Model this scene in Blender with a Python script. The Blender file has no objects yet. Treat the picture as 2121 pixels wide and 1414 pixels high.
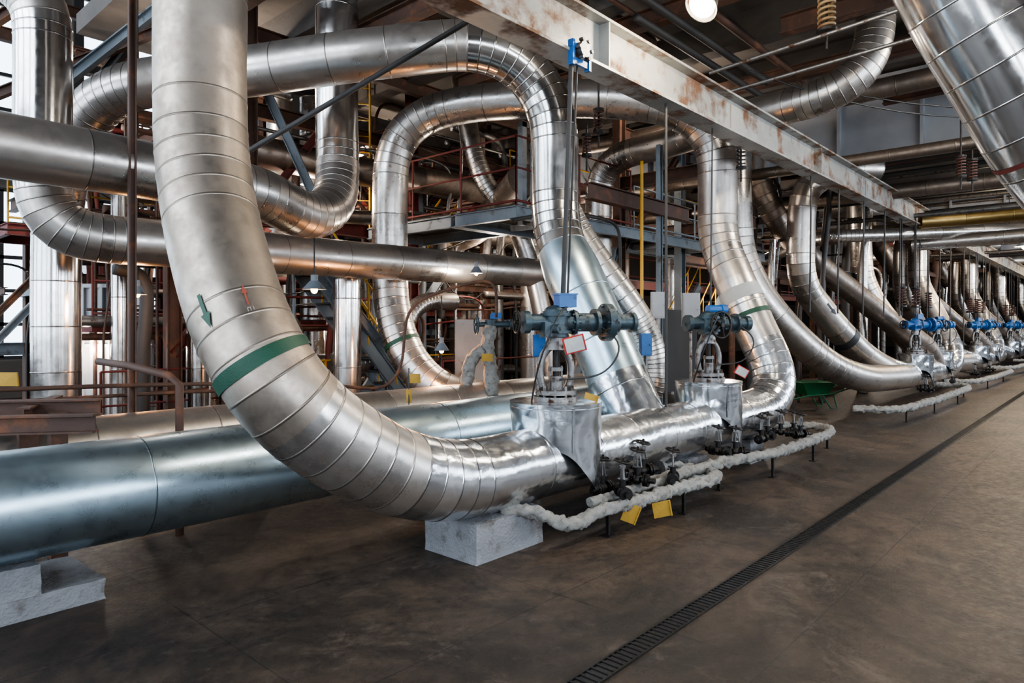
import bpy, math, random
from mathutils import Vector, Matrix, noise
random.seed(7)
SC=bpy.context.scene
COL=SC.collection
V=Vector
try:
    SC.view_settings.look='AgX - Medium High Contrast'
except Exception: pass
# ------------------------------------------------------------------ materials
class NT:
    def __init__(s,name):
        s.m=bpy.data.materials.new(name); s.m.use_nodes=True
        s.t=s.m.node_tree; s.b=s.t.nodes['Principled BSDF']
    def n(s,typ,ins=None,**props):
        nd=s.t.nodes.new(typ)
        for k,v in props.items(): setattr(nd,k,v)
        for k,v in (ins or {}).items():
            i=nd.inputs[k]
            if isinstance(v,bpy.types.NodeSocket): s.t.links.new(v,i)
            else: i.default_value=v
        return nd
    def set(s,**kw):
        for k,v in kw.items():
            i=s.b.inputs[k.replace('_',' ')]
            if isinstance(v,bpy.types.NodeSocket): s.t.links.new(v,i)
            else: i.default_value=v
    def math(s,op,a,b=0.0,clamp=False):
        nd=s.n('ShaderNodeMath',{0:a,1:b},operation=op,use_clamp=clamp); return nd.outputs[0]
    def mix(s,f,a,b):
        nd=s.n('ShaderNodeMix',data_type='RGBA')
        for i,v in ((0,f),(6,a),(7,b)):
            if isinstance(v,bpy.types.NodeSocket): s.t.links.new(v,nd.inputs[i])
            else: nd.inputs[i].default_value=v
        return nd.outputs[2]
    def rng(s,v,a,b,c,d):
        nd=s.n('ShaderNodeMapRange',{0:v,1:a,2:b,3:c,4:d}); return nd.outputs[0]
    def noise(s,scale,detail=5,rough=.55,vec=None,dist=0):
        nd=s.n('ShaderNodeTexNoise',{'Scale':scale,'Detail':detail,'Roughness':rough,'Distortion':dist})
        if vec is None: vec=s.co()
        s.t.links.new(vec,nd.inputs['Vector']); return nd.outputs['Fac']
    def co(s):
        if not hasattr(s,'_co'): s._co=s.n('ShaderNodeTexCoord').outputs['Object']
        return s._co
def c4(c): return (c[0],c[1],c[2],1)
def clad(name,clean,dusty,r0=.25,r1=.55,dust=.5,bump=.25,bscale=5,up=.35,metal=1.0,mmin=.8,spk=.45,crease=0,pv=(.76,1.12)):
    k=NT(name)
    seam=k.n('ShaderNodeAttribute',attribute_name='seam').outputs['Fac']
    pan=k.n('ShaderNodeAttribute',attribute_name='panel').outputs['Fac']
    n1=k.noise(1.7,7,.62); n2=k.noise(9,6,.65); n3=k.noise(38,4,.6)
    nz=k.n('ShaderNodeSeparateXYZ',{0:k.n('ShaderNodeNewGeometry').outputs['Normal']}).outputs[2]
    upf=k.rng(nz,-.1,1,0,up)
    a=k.rng(n1,.34,.72,0,1)
    b=k.rng(n2,.38,.75,0,1)
    f=k.math('MULTIPLY',k.math('ADD',a,b),.5)
    f=k.math('MULTIPLY',f,dust)
    f=k.math('ADD',f,upf)
    f=k.math('ADD',f,k.math('MULTIPLY',pan,dust*.35),True)
    base=k.mix(f,c4(clean),c4(dusty))
    pvv=k.rng(pan,0,1,pv[0],pv[1])
    hv=k.n('ShaderNodeHueSaturation',{'Value':pvv,'Color':base}).outputs[0]
    sp=k.rng(n3,.68,.76,0,spk)
    base=k.mix(sp,hv,c4([x*.35 for x in dusty]))
    base=k.mix(k.math('MULTIPLY',seam,.55),base,(.05,.04,.03,1))
    ro=k.rng(f,0,1,r0,r1)
    ro=k.math('ADD',ro,k.rng(n2,.3,.7,-.03,.04))
    me=k.rng(f,0,1,metal,mmin*metal)
    h=k.math('ADD',k.math('MULTIPLY',k.noise(bscale,2,.5),1.0),k.math('MULTIPLY',n3,.04))
    if crease:
        vo=k.n('ShaderNodeTexVoronoi',{'Scale':4.0,'Vector':k.co()},feature='DISTANCE_TO_EDGE').outputs['Distance']
        h=k.math('ADD',h,k.math('MULTIPLY',k.rng(vo,0,.10,0,1),crease))
    bp=k.n('ShaderNodeBump',{'Strength':bump,'Distance':.05,'Height':h}).outputs[0]
    k.set(Base_Color=base,Roughness=ro,Metallic=me,Normal=bp)
    return k.m
def paint(name,col,rough=.5,rust=.2,rcol=(.11,.045,.02),metal=0.,dark=.6,scale=4,bump=.15):
    k=NT(name)
    n1=k.noise(scale,8,.65); n2=k.noise(scale*.4,5,.6); n3=k.noise(scale*9,3)
    c=k.mix(k.rng(n2,.3,.7,0,1),c4(col),c4([x*dark for x in col]))
    rf=k.rng(n1,.70-rust*.35,.84-rust*.35,0,1)
    c=k.mix(rf,c,c4(rcol))
    bp=k.n('ShaderNodeBump',{'Strength':bump,'Distance':.02,'Height':k.math('ADD',n1,n3)}).outputs[0]
    k.set(Base_Color=c,Roughness=k.rng(rf,0,1,rough,.85),Metallic=metal,Normal=bp)
    return k.m
def emit(name,col,st):
    k=NT(name); k.set(Base_Color=c4(col),Emission_Color=c4(col),Emission_Strength=st); return k.m
M={}
M['tan']=clad('tan_dusty_cladding',(.54,.47,.40),(.27,.205,.155),.28,.56,.9,.12,3,.30,1,.66,.6)
M['alu']=clad('dusty_aluminium_cladding',(.68,.65,.62),(.38,.33,.28),.20,.46,.6,.13,3,.35,1,.8)
M['alud']=clad('dull_aluminium_cladding',(.58,.545,.51),(.30,.25,.21),.22,.48,.6,.09,3,.38,spk=.3)
M['chrome']=clad('shiny_streaked_cladding',(.66,.635,.61),(.32,.28,.24),.12,.34,.35,.07,2.5,.2,spk=.2)
M['bright']=clad('dented_bright_aluminium',(.82,.83,.84),(.47,.45,.42),.17,.36,.35,.34,3.6,.1,crease=.06)
M['sheet']=clad('smooth_bright_sheet',(.80,.83,.86),(.48,.46,.43),.16,.32,.2,.26,4.5,.1,crease=.04)
M['galv']=clad('blue_galvanised_sheet',(.47,.60,.68),(.38,.46,.49),.27,.38,.35,.02,2.0,.10,spk=0,pv=(.92,1.06))
M['oldp']=clad('grimy_brown_cladding',(.36,.31,.27),(.15,.11,.085),.3,.6,.9,.12,4,.35)
M['rust']=paint('rusty_brown_steel',(.085,.042,.027),.7,.5,(.16,.068,.035))
M['redst']=paint('red_primer_steel',(.16,.027,.02),.65,.45,(.07,.033,.02))
M['dark']=paint('dark_grimy_steel',(.04,.036,.033),.6,.3,(.075,.04,.025))
M['greyst']=paint('grey_blue_painted_steel',(.17,.20,.225),.5,.35,(.07,.045,.03))
M['beam']=paint('pale_grey_paint_rust_streaks',(.38,.375,.35),.45,.62,(.15,.075,.04),.2,.5,2.6)
M['duct']=paint('pale_grey_sheet_panel',(.44,.45,.47),.5,.2,(.12,.085,.06),.15,.6,1.2)
M['conc']=paint('grey_concrete',(.25,.25,.26),.85,.5,(.11,.10,.09),0,.65,6,.6)
M['ceil']=paint('sooty_concrete_ceiling',(.13,.113,.10),.9,.4,(.06,.048,.04),0,.55,1.5,.3)
M['wall']=paint('grimy_wall_plaster',(.10,.078,.062),.9,.3,(.05,.036,.028),0,.6,1)
M['blue']=paint('chipped_blue_enamel',(.015,.12,.36),.4,.3,(.05,.05,.06),0,.7,9)
M['teal']=paint('greasy_blue_grey_casting',(.06,.09,.105),.4,.5,(.03,.024,.02),.4,.6,12)
M['iron']=paint('black_oily_iron',(.028,.025,.023),.4,.4,(.06,.035,.02),.6,.6,14)
M['flange']=paint('scraped_cast_steel',(.24,.23,.22),.4,.5,(.08,.04,.025),.8,.6,12)
M['yellow']=paint('yellow_enamel',(.55,.30,.02),.5,.15,(.2,.1,.03))
M['tag']=paint('faded_yellow_plate',(.50,.29,.04),.6,.3,(.25,.14,.05))
M['white']=paint('white_plate',(.55,.55,.52),.5,.1)
M['redp']=paint('red_enamel',(.5,.03,.02),.45,.1)
M['faint']=paint('faded_red_marking',(.36,.09,.06),.5,.3,(.28,.20,.15),.3,.8,20)
M['fadew']=paint('faded_white_stencil',(.48,.45,.40),.6,.4,(.30,.25,.2),.2,.8,20)
M['green']=paint('dark_green_paint',(.007,.060,.030),.5,.25,(.08,.11,.08),.1,.8,14)
M['greenb']=paint('green_plastic_tray',(.010,.12,.04),.4,.1)
M['black']=paint('black_paint_band',(.02,.02,.022),.5,.1)
M['cloth']=paint('white_wrapped_cloth',(.50,.48,.44),.8,.5,(.22,.19,.15),0,.65,24,1.0)
M['yalu']=clad('brassy_yellow_cladding',(.40,.28,.11),(.18,.12,.05),.3,.5,.6,.1,4,.3)
M['spring']=paint('ochre_spring_steel',(.26,.17,.08),.5,.4)
M['redspr']=paint('red_brown_spring_steel',(.09,.032,.024),.5,.4)
M['bulb']=emit('glowing_warm_bulb',(1,.50,.16),22)
M['lampw']=emit('glowing_lamp_glass',(1,.86,.6),14)
M['pane']=emit('daylit_frosted_glass',(.72,.86,1),4.5)
def floor_mat():
    k=NT('stained_brown_floor')
    n1=k.noise(.55,9,.7,dist=.8); n2=k.noise(4,9,.75); n3=k.noise(55,4); n4=k.noise(14,8,.8)
    c=k.mix(k.rng(n1,.40,.60,0,1),(.017,.0115,.0082,1),(.078,.052,.035,1))
    c=k.mix(k.rng(n2,.47,.62,0,.75),c,(.017,.012,.009,1))
    c=k.mix(k.rng(k.noise(1.6,10,.8,dist=.6),.55,.68,0,.6),c,(.13,.098,.075,1))
    c=k.mix(k.rng(k.noise(.9,8,.75,dist=1.5),.58,.65,0,.7),c,(.009,.007,.0055,1))
    c=k.mix(k.rng(n4,.60,.70,0,.45),c,(.14,.115,.095,1))
    c=k.mix(k.rng(n4,.40,.32,0,.6),c,(.010,.008,.006,1))
    br=k.n('ShaderNodeTexBrick',{'Vector':k.co(),'Color1':(0,0,0,1),'Color2':(0,0,0,1),'Mortar':(1,1,1,1),'Scale':1.0,'Mortar Size':.006,'Mortar Smooth':.2,'Brick Width':1.6,'Row Height':1.25},offset=.0)
    m=k.math('MULTIPLY',br.outputs['Color'],k.rng(n2,.35,.6,.35,1))
    c=k.mix(k.math('MULTIPLY',m,.7),c,(.006,.005,.004,1))
    r=k.rng(n4,.3,.7,.36,.70)
    h=k.math('ADD',k.math('MULTIPLY',n3,.35),k.math('MULTIPLY',n4,.5))
    h=k.math('SUBTRACT',h,k.math('MULTIPLY',m,.5))
    bp=k.n('ShaderNodeBump',{'Strength':.45,'Distance':.014,'Height':h}).outputs[0]
    k.set(Base_Color=c,Roughness=r,Normal=bp); return k.m
M['floor']=floor_mat()
# ------------------------------------------------------------------ mesh helpers
def basis(t):
    t=V(t).normalized(); a=V((0,0,1)) if abs(t.z)<.9 else V((1,0,0))
    u=a.cross(t).normalized(); w=t.cross(u).normalized(); return t,u,w
class MB:
    def __init__(s): s.v=[];s.f=[];s.sm=[];s.mi=[]
    def add(s,vs,fs,sm=False,mi=0):
        o=len(s.v); s.v+= [tuple(x) for x in vs]
        for f in fs: s.f.append([i+o for i in f]); s.sm.append(sm); s.mi.append(mi)
        return s
    def cyl(s,p0,p1,r0,r1=None,n=20,caps=True,mi=0):
        p0=V(p0);p1=V(p1); r1=r0 if r1 is None else r1
        t,u,w=basis(p1-p0); vs=[]
        for p,r in ((p0,r0),(p1,r1)):
            for i in range(n):
                a=2*math.pi*i/n; vs.append(p+u*(r*math.cos(a))+w*(r*math.sin(a)))
        s.add(vs,[(i,(i+1)%n,n+(i+1)%n,n+i) for i in range(n)],True,mi)
        if caps:
            s.add(vs[:n],[tuple(range(n-1,-1,-1))],False,mi); s.add(vs[n:],[tuple(range(n))],False,mi)
        return s
    def box(s,c,sz,R=None,mi=0):
        c=V(c); h=V(sz)/2; vs=[]
        if isinstance(R,(int,float)): R=Matrix.Rotation(R,3,'Z')
        for z in (-1,1):
            for x,y in ((-1,-1),(1,-1),(1,1),(-1,1)):
                p=V((x*h.x,y*h.y,z*h.z)); 
                if R is not None: p=R@p
                vs.append(c+p)
        return s.add(vs,[(3,2,1,0),(4,5,6,7),(0,1,5,4),(1,2,6,5),(2,3,7,6),(3,0,4,7)],False,mi)
    def torus(s,c,ax,R,r,n=28,m=8,mi=0):
        c=V(c); t,u,w=basis(ax); vs=[];fs=[]
        for i in range(n):
            a=2*math.pi*i/n; d=u*math.cos(a)+w*math.sin(a)
            for j in range(m):
                b=2*math.pi*j/m; vs.append(c+d*(R+r*math.cos(b))+t*(r*math.sin(b)))
        for i in range(n):
            for j in range(m):
                fs.append((i*m+j,((i+1)%n)*m+j,((i+1)%n)*m+(j+1)%m,i*m+(j+1)%m))
        return s.add(vs,fs,True,mi)
    def sph(s,c,r,sc=(1,1,1),n=16,m=10,mi=0):
        c=V(c); vs=[];fs=[]
        for j in range(m+1):
            b=math.pi*j/m
            for i in range(n):
                a=2*math.pi*i/n; vs.append(c+V((r*sc[0]*math.sin(b)*math.cos(a),r*sc[1]*math.sin(b)*math.sin(a),r*sc[2]*math.cos(b))))
        for j in range(m):
            for i in range(n): fs.append((j*n+i,(j+1)*n+i,(j+1)*n+(i+1)%n,j*n+(i+1)%n))
        return s.add(vs,fs,True,mi)
    def tube(s,pts,r,n=8,mi=0,closed=False):
        pts=[V(p) for p in pts]; N=len(pts); vs=[];fs=[]; u=None
        for i,p in enumerate(pts):
            t=(pts[min(i+1,N-1)]-pts[max(i-1,0)]).normalized()
            if u is None: _,u,_w=basis(t)
            u=(u-t*u.dot(t)).normalized(); w=t.cross(u)
            for j in range(n):
                a=2*math.pi*j/n; vs.append(p+u*(r*math.cos(a))+w*(r*math.sin(a)))
        for i in range(N-1):
            for j in range(n): fs.append((i*n+j,i*n+(j+1)%n,(i+1)*n+(j+1)%n,(i+1)*n+j))
        fs.append(tuple(range(n-1,-1,-1))); fs.append(tuple((N-1)*n+j for j in range(n)))
        return s.add(vs,fs,True,mi)
    def ibeam(s,p0,p1,h,w,t=.015,up=None,mi=0):
        p0=V(p0);p1=V(p1); d=(p1-p0); L=d.length; x=d.normalized()
        up=V((0,0,1)) if up is None else V(up)
        if abs(x.dot(up))>.95: up=V((1,0,0))
        y=up.cross(x).normalized(); z=x.cross(y).normalized()
        R=Matrix((x,y,z)).transposed(); c=(p0+p1)/2
        s.box(c+z*(h/2-t/2),(L,w,t),R,mi); s.box(c-z*(h/2-t/2),(L,w,t),R,mi); s.box(c,(L,t,h-2*t),R,mi)
        return s
    def obj(s,name,mats,parent=None,loc=(0,0,0)):
        me=bpy.data.meshes.new(name); me.from_pydata(s.v,[],s.f); 
        me.polygons.foreach_set('use_smooth',s.sm); me.polygons.foreach_set('material_index',s.mi)
        for m in (mats if isinstance(mats,(list,tuple)) else [mats]): me.materials.append(M[m])
        me.update(); o=bpy.data.objects.new(name,me); COL.objects.link(o); o.location=loc
        if parent: o.parent=parent
        return o
def T(o,label,cat,group=None):
    o['label']=label; o['category']=cat
    if group: o['group']=group
    return o
def empty(name,loc):
    o=bpy.data.objects.new(name,None); o.location=loc; o.empty_display_size=.1; COL.objects.link(o); return o
def copytree(o,dx,dy=0,dz=0):
    n=o.copy(); COL.objects.link(n); n.location=o.location+V((dx,dy,dz))
    for ch in o.children:
        k=ch.copy(); k.parent=n; COL.objects.link(k)
        for g in ch.children:
            q=g.copy(); q.parent=k; COL.objects.link(q)
    return n
def spline(pts,sm=25,step=.05):
    P=[V(p) for p in pts]; P=[P[0]*2-P[1]]+P+[P[-1]*2-P[-2]]; out=[]
    for i in range(1,len(P)-2):
        p0,p1,p2,p3=P[i-1:i+3]
        t0=0;t1=t0+max((p1-p0).length,1e-4)**.5;t2=t1+max((p2-p1).length,1e-4)**.5;t3=t2+max((p3-p2).length,1e-4)**.5
        n=max(3,int((p2-p1).length/step*2))
        for q in range(n):
            t=t1+(t2-t1)*q/n
            A1=p0*((t1-t)/(t1-t0))+p1*((t-t0)/(t1-t0)); A2=p1*((t2-t)/(t2-t1))+p2*((t-t1)/(t2-t1)); A3=p2*((t3-t)/(t3-t2))+p3*((t-t2)/(t3-t2))
            B1=A1*((t2-t)/(t2-t0))+A2*((t-t0)/(t2-t0)); B2=A2*((t3-t)/(t3-t1))+A3*((t-t1)/(t3-t1))
            out.append(B1*((t2-t)/(t2-t1))+B2*((t-t1)/(t2-t1)))
    out.append(P[-2])
    def resample(o):
        s=[0]
        for a,b in zip(o,o[1:]): s.append(s[-1]+(b-a).length)
        N=max(4,int(s[-1]/step)); r=[];j=0
        for i in range(N+1):
            x=s[-1]*i/N
            while j<len(s)-2 and s[j+1]<x: j+=1
            f=(x-s[j])/max(s[j+1]-s[j],1e-6); r.append(o[j].lerp(o[j+1],min(1,f)))
        return r
    o=resample(out)
    for _ in range(sm):
        o=[o[0]]+[(o[i-1]+o[i+1])*.25+o[i]*.5 for i in range(1,len(o)-1)]+[o[-1]]
    return resample(o)
class Path:
    def __init__(s,pts,sm=25,step=.05):
        s.P=spline(pts,sm,step); s.S=[0]
        for a,b in zip(s.P,s.P[1:]): s.S.append(s.S[-1]+(b-a).length)
        s.L=s.S[-1]; s.ds=s.L/(len(s.P)-1)
    def at(s,x):
        x=min(max(x,0),s.L); f=x/s.ds; i=min(int(f),len(s.P)-2); return s.P[i].lerp(s.P[i+1],f-i)
    def tan(s,x): return (s.at(min(x+.06,s.L))-s.at(max(x-.06,0))).normalized()
    def curv(s,x):
        a=s.tan(max(x-.12,0));b=s.tan(min(x+.12,s.L)); return a.angle(b)/.24
    def near(s,p):
        p=V(p); i=min(range(len(s.P)),key=lambda k:(s.P[k]-p).length); return s.S[i]
CT=.4
def pipe(name,pts,r,mats='alu',label=None,cat='pipe',group=None,parent=None,n=40,ss=.85,sb=.14,bead=.003,bw=.008,dent=0,matfn=None,sm=25,step=.05,caps=True,loc=(0,0,0),rfn=None):
    P=Path(pts,sm,step); J=[0.0]; x=0
    while x<P.L:
        cv=P.curv(min(x+.05,P.L)); st=sb if cv>CT else ss
        if st==ss:
            y=x+.1
            while y<x+ss and y<P.L and P.curv(y)<=CT: y+=.05
            st=max(.15,y-x)
        x+=st
        if x<P.L-.08: J.append(x)
    J.append(P.L)
    rings=[]
    rr=(lambda s:r) if rfn is None else (lambda s:rfn(s,P))
    for k,j in enumerate(J):
        t=P.tan(j); p=P.at(j)
        for o,dr,sv in ((-bw,0,0),(-bw*.4,bead,1),(bw*.4,bead,1),(bw,0,0)):
            rings.append((p+t*o,t,rr(j)+dr,sv,j+o,k,abs(o)==bw))
        if k<len(J)-1:
            L=J[k+1]-j; sp=(.02 if r<.15 else .07) if dent else .12
            q=int(L/sp) 
            if dent or L>.3:
                for m in range(1,q):
                    y=j+L*m/q; rings.append((P.at(y),P.tan(y),rr(y),0,y,k,False))
    vs=[];fs=[];seam=[];panel=[];mi=[]; u=None
    for p,t,R,sv,s_,k,_e in rings:
        if u is None: _,u,_w=basis(t)
        u=(u-t*u.dot(t)).normalized(); w=t.cross(u)
        for i in range(n):
            a=2*math.pi*i/n; d=u*math.cos(a)+w*math.sin(a); q=p+d*R
            if dent:
                nz=noise.noise(q*(.9/r if r<.15 else 3.2))+.5*noise.noise(q*(2.2/r if r<.15 else 8)); q=q+d*(R*dent*nz)
            vs.append(q); seam.append(sv)
    rnd=[random.random() for _ in J]
    for a in range(len(rings)-1):
        k=rings[a][5]
        m=matfn((rings[a][4]+rings[a+1][4])/2,P) if matfn else 0
        for i in range(n):
            fs.append((a*n+i,a*n+(i+1)%n,(a+1)*n+(i+1)%n,(a+1)*n+i)); panel.append(rnd[k]); mi.append(m)
    if caps:
        fs.append(tuple(range(n-1,-1,-1))); b=(len(rings)-1)*n; fs.append(tuple(b+i for i in range(n))); panel+=[0,0]; mi+=[mi[0],mi[-1]]
    me=bpy.data.meshes.new(name); me.from_pydata(vs,[],fs)
    me.polygons.foreach_set('use_smooth',[True]*(len(fs)-(2 if caps else 0))+([False]*2 if caps else []))
    me.polygons.foreach_set('material_index',mi)
    at=me.attributes.new('seam','FLOAT','POINT'); at.data.foreach_set('value',seam)
    at=me.attributes.new('panel','FLOAT','FACE'); at.data.foreach_set('value',panel)
    for m in (mats if isinstance(mats,(list,tuple)) else [mats]): me.materials.append(M[m])
    if bead>.001:
        se=me.attributes.new('sharp_edge','BOOLEAN','EDGE'); sv=[False]*len(me.edges)
        for e in me.edges:
            a,b=e.vertices
            if a//n==b//n and rings[a//n][6]: sv[e.index]=True
        se.data.foreach_set('value',sv)
    me.update()
    o=bpy.data.objects.new(name,me); COL.objects.link(o); o.location=loc
    if parent: o.parent=parent
    if label is None and parent is None: label='metal-clad insulated pipe among other pipes'
    if label: T(o,label,cat,group)
    return o,P
def band(P,s0,s1,r,mat,name,parent,n=48):
    b=MB(); K=max(2,int((s1-s0)/.03)); vs=[];fs=[];u=None
    for i in range(K+1):
        x=s0+(s1-s0)*i/K; t=P.tan(x); p=P.at(x)
        if u is None: _,u,_w=basis(t)
        u=(u-t*u.dot(t)).normalized(); w=t.cross(u)
        for j in range(n):
            a=2*math.pi*j/n; vs.append(p+(u*math.cos(a)+w*math.sin(a))*r)
    for i in range(K):
        for j in range(n): fs.append((i*n+j,i*n+(j+1)%n,(i+1)*n+(j+1)%n,(i+1)*n+j))
    return b.add(vs,fs,True).obj(name,mat,parent)
def patch(P,s0,r,dirv,polys,mat,name,parent):
    b=MB()
    for poly in polys:
        A=poly if len(poly)==4 else [poly[0],poly[1],poly[2],poly[2]]
        vs=[];fs=[];G=6
        for i in range(G+1):
            for j in range(G+1):
                f=i/G;g=j/G
                q=[(A[0][k]*(1-f)+A[1][k]*f)*(1-g)+(A[3][k]*(1-f)+A[2][k]*f)*g for k in (0,1)]
                x=s0+q[0]; t=P.tan(x); p=P.at(x); d=V(dirv); d=(d-t*d.dot(t)).normalized(); w=t.cross(d)
                a=q[1]/r; vs.append(p+(d*math.cos(a)+w*math.sin(a))*(r+.008))
        for i in range(G):
            for j in range(G):
                fs.append((i*(G+1)+j,(i+1)*(G+1)+j,(i+1)*(G+1)+j+1,i*(G+1)+j+1))
        b.add(vs,fs,True)
    return b.obj(name,mat,parent)
# ------------------------------------------------------------------ room shell
def struct(o): o['kind']='structure'; return o
struct(MB().box((22,6,-.1),(76,26,.2)).obj('floor','floor'))
struct(MB().box((32,3,6.25),(57.4,18,.3)).obj('ceiling','ceil'))
struct(MB().box((22,6,11.1),(76,26,.2)).obj('ceiling','ceil'))
struct(MB().box((22,18.6,5.5),(76,.3,11)).obj('wall_north','wall'))
struct(MB().box((59.5,6,5.5),(.3,26,11)).obj('wall_east','wall'))
b=MB()
for z0,z1 in ((0,1.2),(4.6,6.2),(10,11)): b.box((-8,6,(z0+z1)/2),(.3,26,z1-z0))
for y in (-7,-2,3,8,13,18.5): 
    for z0,z1 in ((1.2,4.6),(6.2,10)): b.box((-8,y,(z0+z1)/2),(.3,.6,z1-z0))
struct(b.obj('wall_west','wall'))
b=MB()
for z0,z1 in ((0,1.3),(4.8,11)): b.box((22,-7,(z0+z1)/2),(76,.3,z1-z0))
for x in range(-8,60,6): b.box((x,-7,3.05),(.9,.3,3.5))
struct(b.obj('wall_south','wall'))
wn=0
def window(x0,x1,z0,z1,y=18.4):
    global wn; wn+=1
    b=MB(); b.box(((x0+x1)/2,y,(z0+z1)/2),(x1-x0,.04,z1-z0),mi=0)
    nx=max(2,int((x1-x0)/.55)); nz=max(2,int((z1-z0)/.7))
    for i in range(nx+1): b.box((x0+(x1-x0)*i/nx,y-.05,(z0+z1)/2),(.09 if i%3 else .2,.08,z1-z0),mi=1)
    for i in range(nz+1): b.box(((x0+x1)/2,y-.05,z0+(z1-z0)*i/nz),(x1-x0,.08,.08),mi=1)
    o=b.obj('window_%d'%wn,['pane','dark']); struct(o)
window(-6,1.6,.9,4.6); window(2.2,4.3,.9,4.6); window(4.9,6.9,1.6,4.6); window(-6,1.6,5.6,10); window(2.2,4.6,5.6,10.2); window(5.1,7.6,6.0,10.2); window(8.2,9.6,6.8,10)
for i,x in enumerate([5.2,7.4,9.6,11.6,16,18.2,20.4,22.6,27,31,35,39]):
    struct(MB().box((x,3,5.88),(.28,17.9,.44)).obj('trim_%d'%(i+1),'ceil'))
for i,y in enumerate([-1.5,6.5]):
    struct(MB().box((32,y,5.9),(57,.35,.42)).obj('trim_%d'%(20+i),'ceil'))
for k,x in enumerate([13.6,24.5,36]):
    b=MB(); b.box((x,3,5.3),(.12,17.8,1.38)); b.box((x-.1,3,4.63),(.5,17.8,.05)); b.box((x-.1,3,6.0),(.5,17.8,.05))
    y=-5.5
    while y<11.8: b.box((x-.12,y,5.3),(.12,.05,1.3)); y+=1.35
    T(b.obj('plate_girder','duct'),'deep pale grey plate girder with stiffener ribs under the ceiling','girder','plate girders')
# ------------------------------------------------------------------ drain
b=MB(); b.box((20,1.8,.002),(46,.09,.003),mi=1); 
for y in (1.745,1.855): b.box((20,y,.005),(46,.010,.010),mi=0)
x=-1
while x<30:
    b.box((x,1.8,.0055),(.016,.10,.007),mi=0); x+=.042 if x<14 else .09
T(b.obj('drain_grate',['iron','black']),'long narrow slotted iron drain grate set in the floor','drain')
# ------------------------------------------------------------------ big pipes
A=[(1.86,4.29,6.09),(1.86,4.29,4.6),(1.86,4.29,3.63),(1.86,4.29,3.18),(1.84,4.23,2.72),(1.83,4.13,2.4),(1.81,3.97,2.1),(1.81,3.82,1.84),(1.82,3.66,1.59),(1.87,3.51,1.36),(1.99,3.44,1.16),(2.21,3.41,.97),(2.50,3.4,.78),(2.86,3.4,.62),(3.3,3.4,.54),(3.9,3.4,.54),(5,3.4,.54),(6.2,3.4,.54),(7.4,3.4,.54),(8.1,3.4,.54),(8.52,3.38,.60),(8.80,3.36,.82),(8.87,3.44,1.14),(8.88,3.62,1.5),(8.90,3.80,1.89),(8.93,3.99,2.29),(8.97,4.17,2.68),(8.99,4.23,3.0),(8.99,4.23,3.65),(8.96,4.25,4.10),(8.82,4.41,4.42),(8.59,4.66,4.63),(8.36,5.06,4.76),(7.93,5.84,4.87),(7.43,6.69,4.91),(7.05,7.42,4.90),(6.82,7.86,4.80),(6.62,8.18,4.54),(6.51,8.32,4.15),(6.48,8.34,3.63),(6.48,8.34,2.52),(6.46,8.28,1.95),(6.47,8.05,1.35),(6.58,7.78,.92),(6.8,7.45,.63),(7.5,7.2,.5)]
def mfA(s,P):
    x=P.at(s)
    if x.x<4 and x.z>1.12: return 3
    if x.x>2.75 and x.z<1.0 and x.y<3.6: return 1
    if x.x>8 and x.z<1.4 and x.y<3.7: return 1
    if x.x>8.5 and x.z>2.2: return 2
    return 0
oA,PA=pipe('steam_pipe',A,.27,['alu','bright','alud','tan'],'huge aluminium-clad steam pipe sweeping from ceiling to floor and up again',n=56,dent=.015,matfn=mfA,sb=.15,ss=.6,sm=14)
s=PA.near((1.87,3.51,1.36)); band(PA,s-.03,s+.03,.2780,'green','painted_band',oA)
s=PA.near((8.9,3.73,1.70)); band(PA,s-.03,s+.03,.2780,'green','painted_band',oA)
s=PA.near((8.9,3.85,2.0)); band(PA,s-.09,s+.09,.2765,'white','painted_band',oA)
s=PA.near((6.47,8.05,1.35)); band(PA,s-.03,s+.03,.2780,'green','painted_band',oA)
s=PA.near((1.82,3.66,1.59))
dv=(-.85,-.40,.1)
patch(PA,s-.15,.27,dv,[[(0,-.011),(.12,-.011),(.12,.011),(0,.011)],[(.11,-.03),(.19,0),(.11,.03)]],'green','flow_arrow',oA)
dv2=(-.25,-1,.05)
patch(PA,s-.13,.27,dv2,[[(.06,-.005),(.14,-.005),(.14,.005),(.06,.005)],[(.07,-.016),(.02,0),(.07,.016)]],'faint','flow_arrow',oA)
pl=[]
for k in range(3):
    o=-.02+.015*k; pl.append([(.155,o),(.175,o),(.175,o+.003),(.155,o+.003)])
pl.append([(.155,-.005),(.158,-.005),(.158,.013),(.155,.013)])
patch(PA,s-.13,.27,dv2,pl,'fadew','stencil_mark',oA)
C=[(5.86,3.50,.42),(5.85,3.64,.70),(5.885,4.12,1.6),(5.90,4.5,2.3),(5.94,4.66,2.6),(5.97,4.73,2.97),(5.96,4.73,3.73),(5.93,4.77,4.03),(5.83,4.89,4.32),(5.59,5.0,4.53),(5.3,5.17,4.63),(5.05,5.42,4.64),(4.77,5.65,4.58),(4.18,6.27,4.47),(3.67,6.98,4.38),(3.28,7.57,4.34),(3.01,8.01,4.33),(2.8,8.4,4.29),(2.63,8.8,4.14),(2.53,9.1,3.85),(2.47,9.4,3.45),(2.45,9.6,3.0),(2.45,9.67,2.4),(2.45,9.67,0)]
def mfC(s,P):
    p=P.at(s)
    if p.y>9.5 : return 4
    if p.x<5.2: return 2
    return 4 if p.z>2.42 else (1 if p.z>1.02 else 3)
def rC(s,P):
    p=P.at(s)
    if p.x>5 and p.z<2.5: return .265+.045*min(1,(2.5-p.z)/.3)
    return .265
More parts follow.
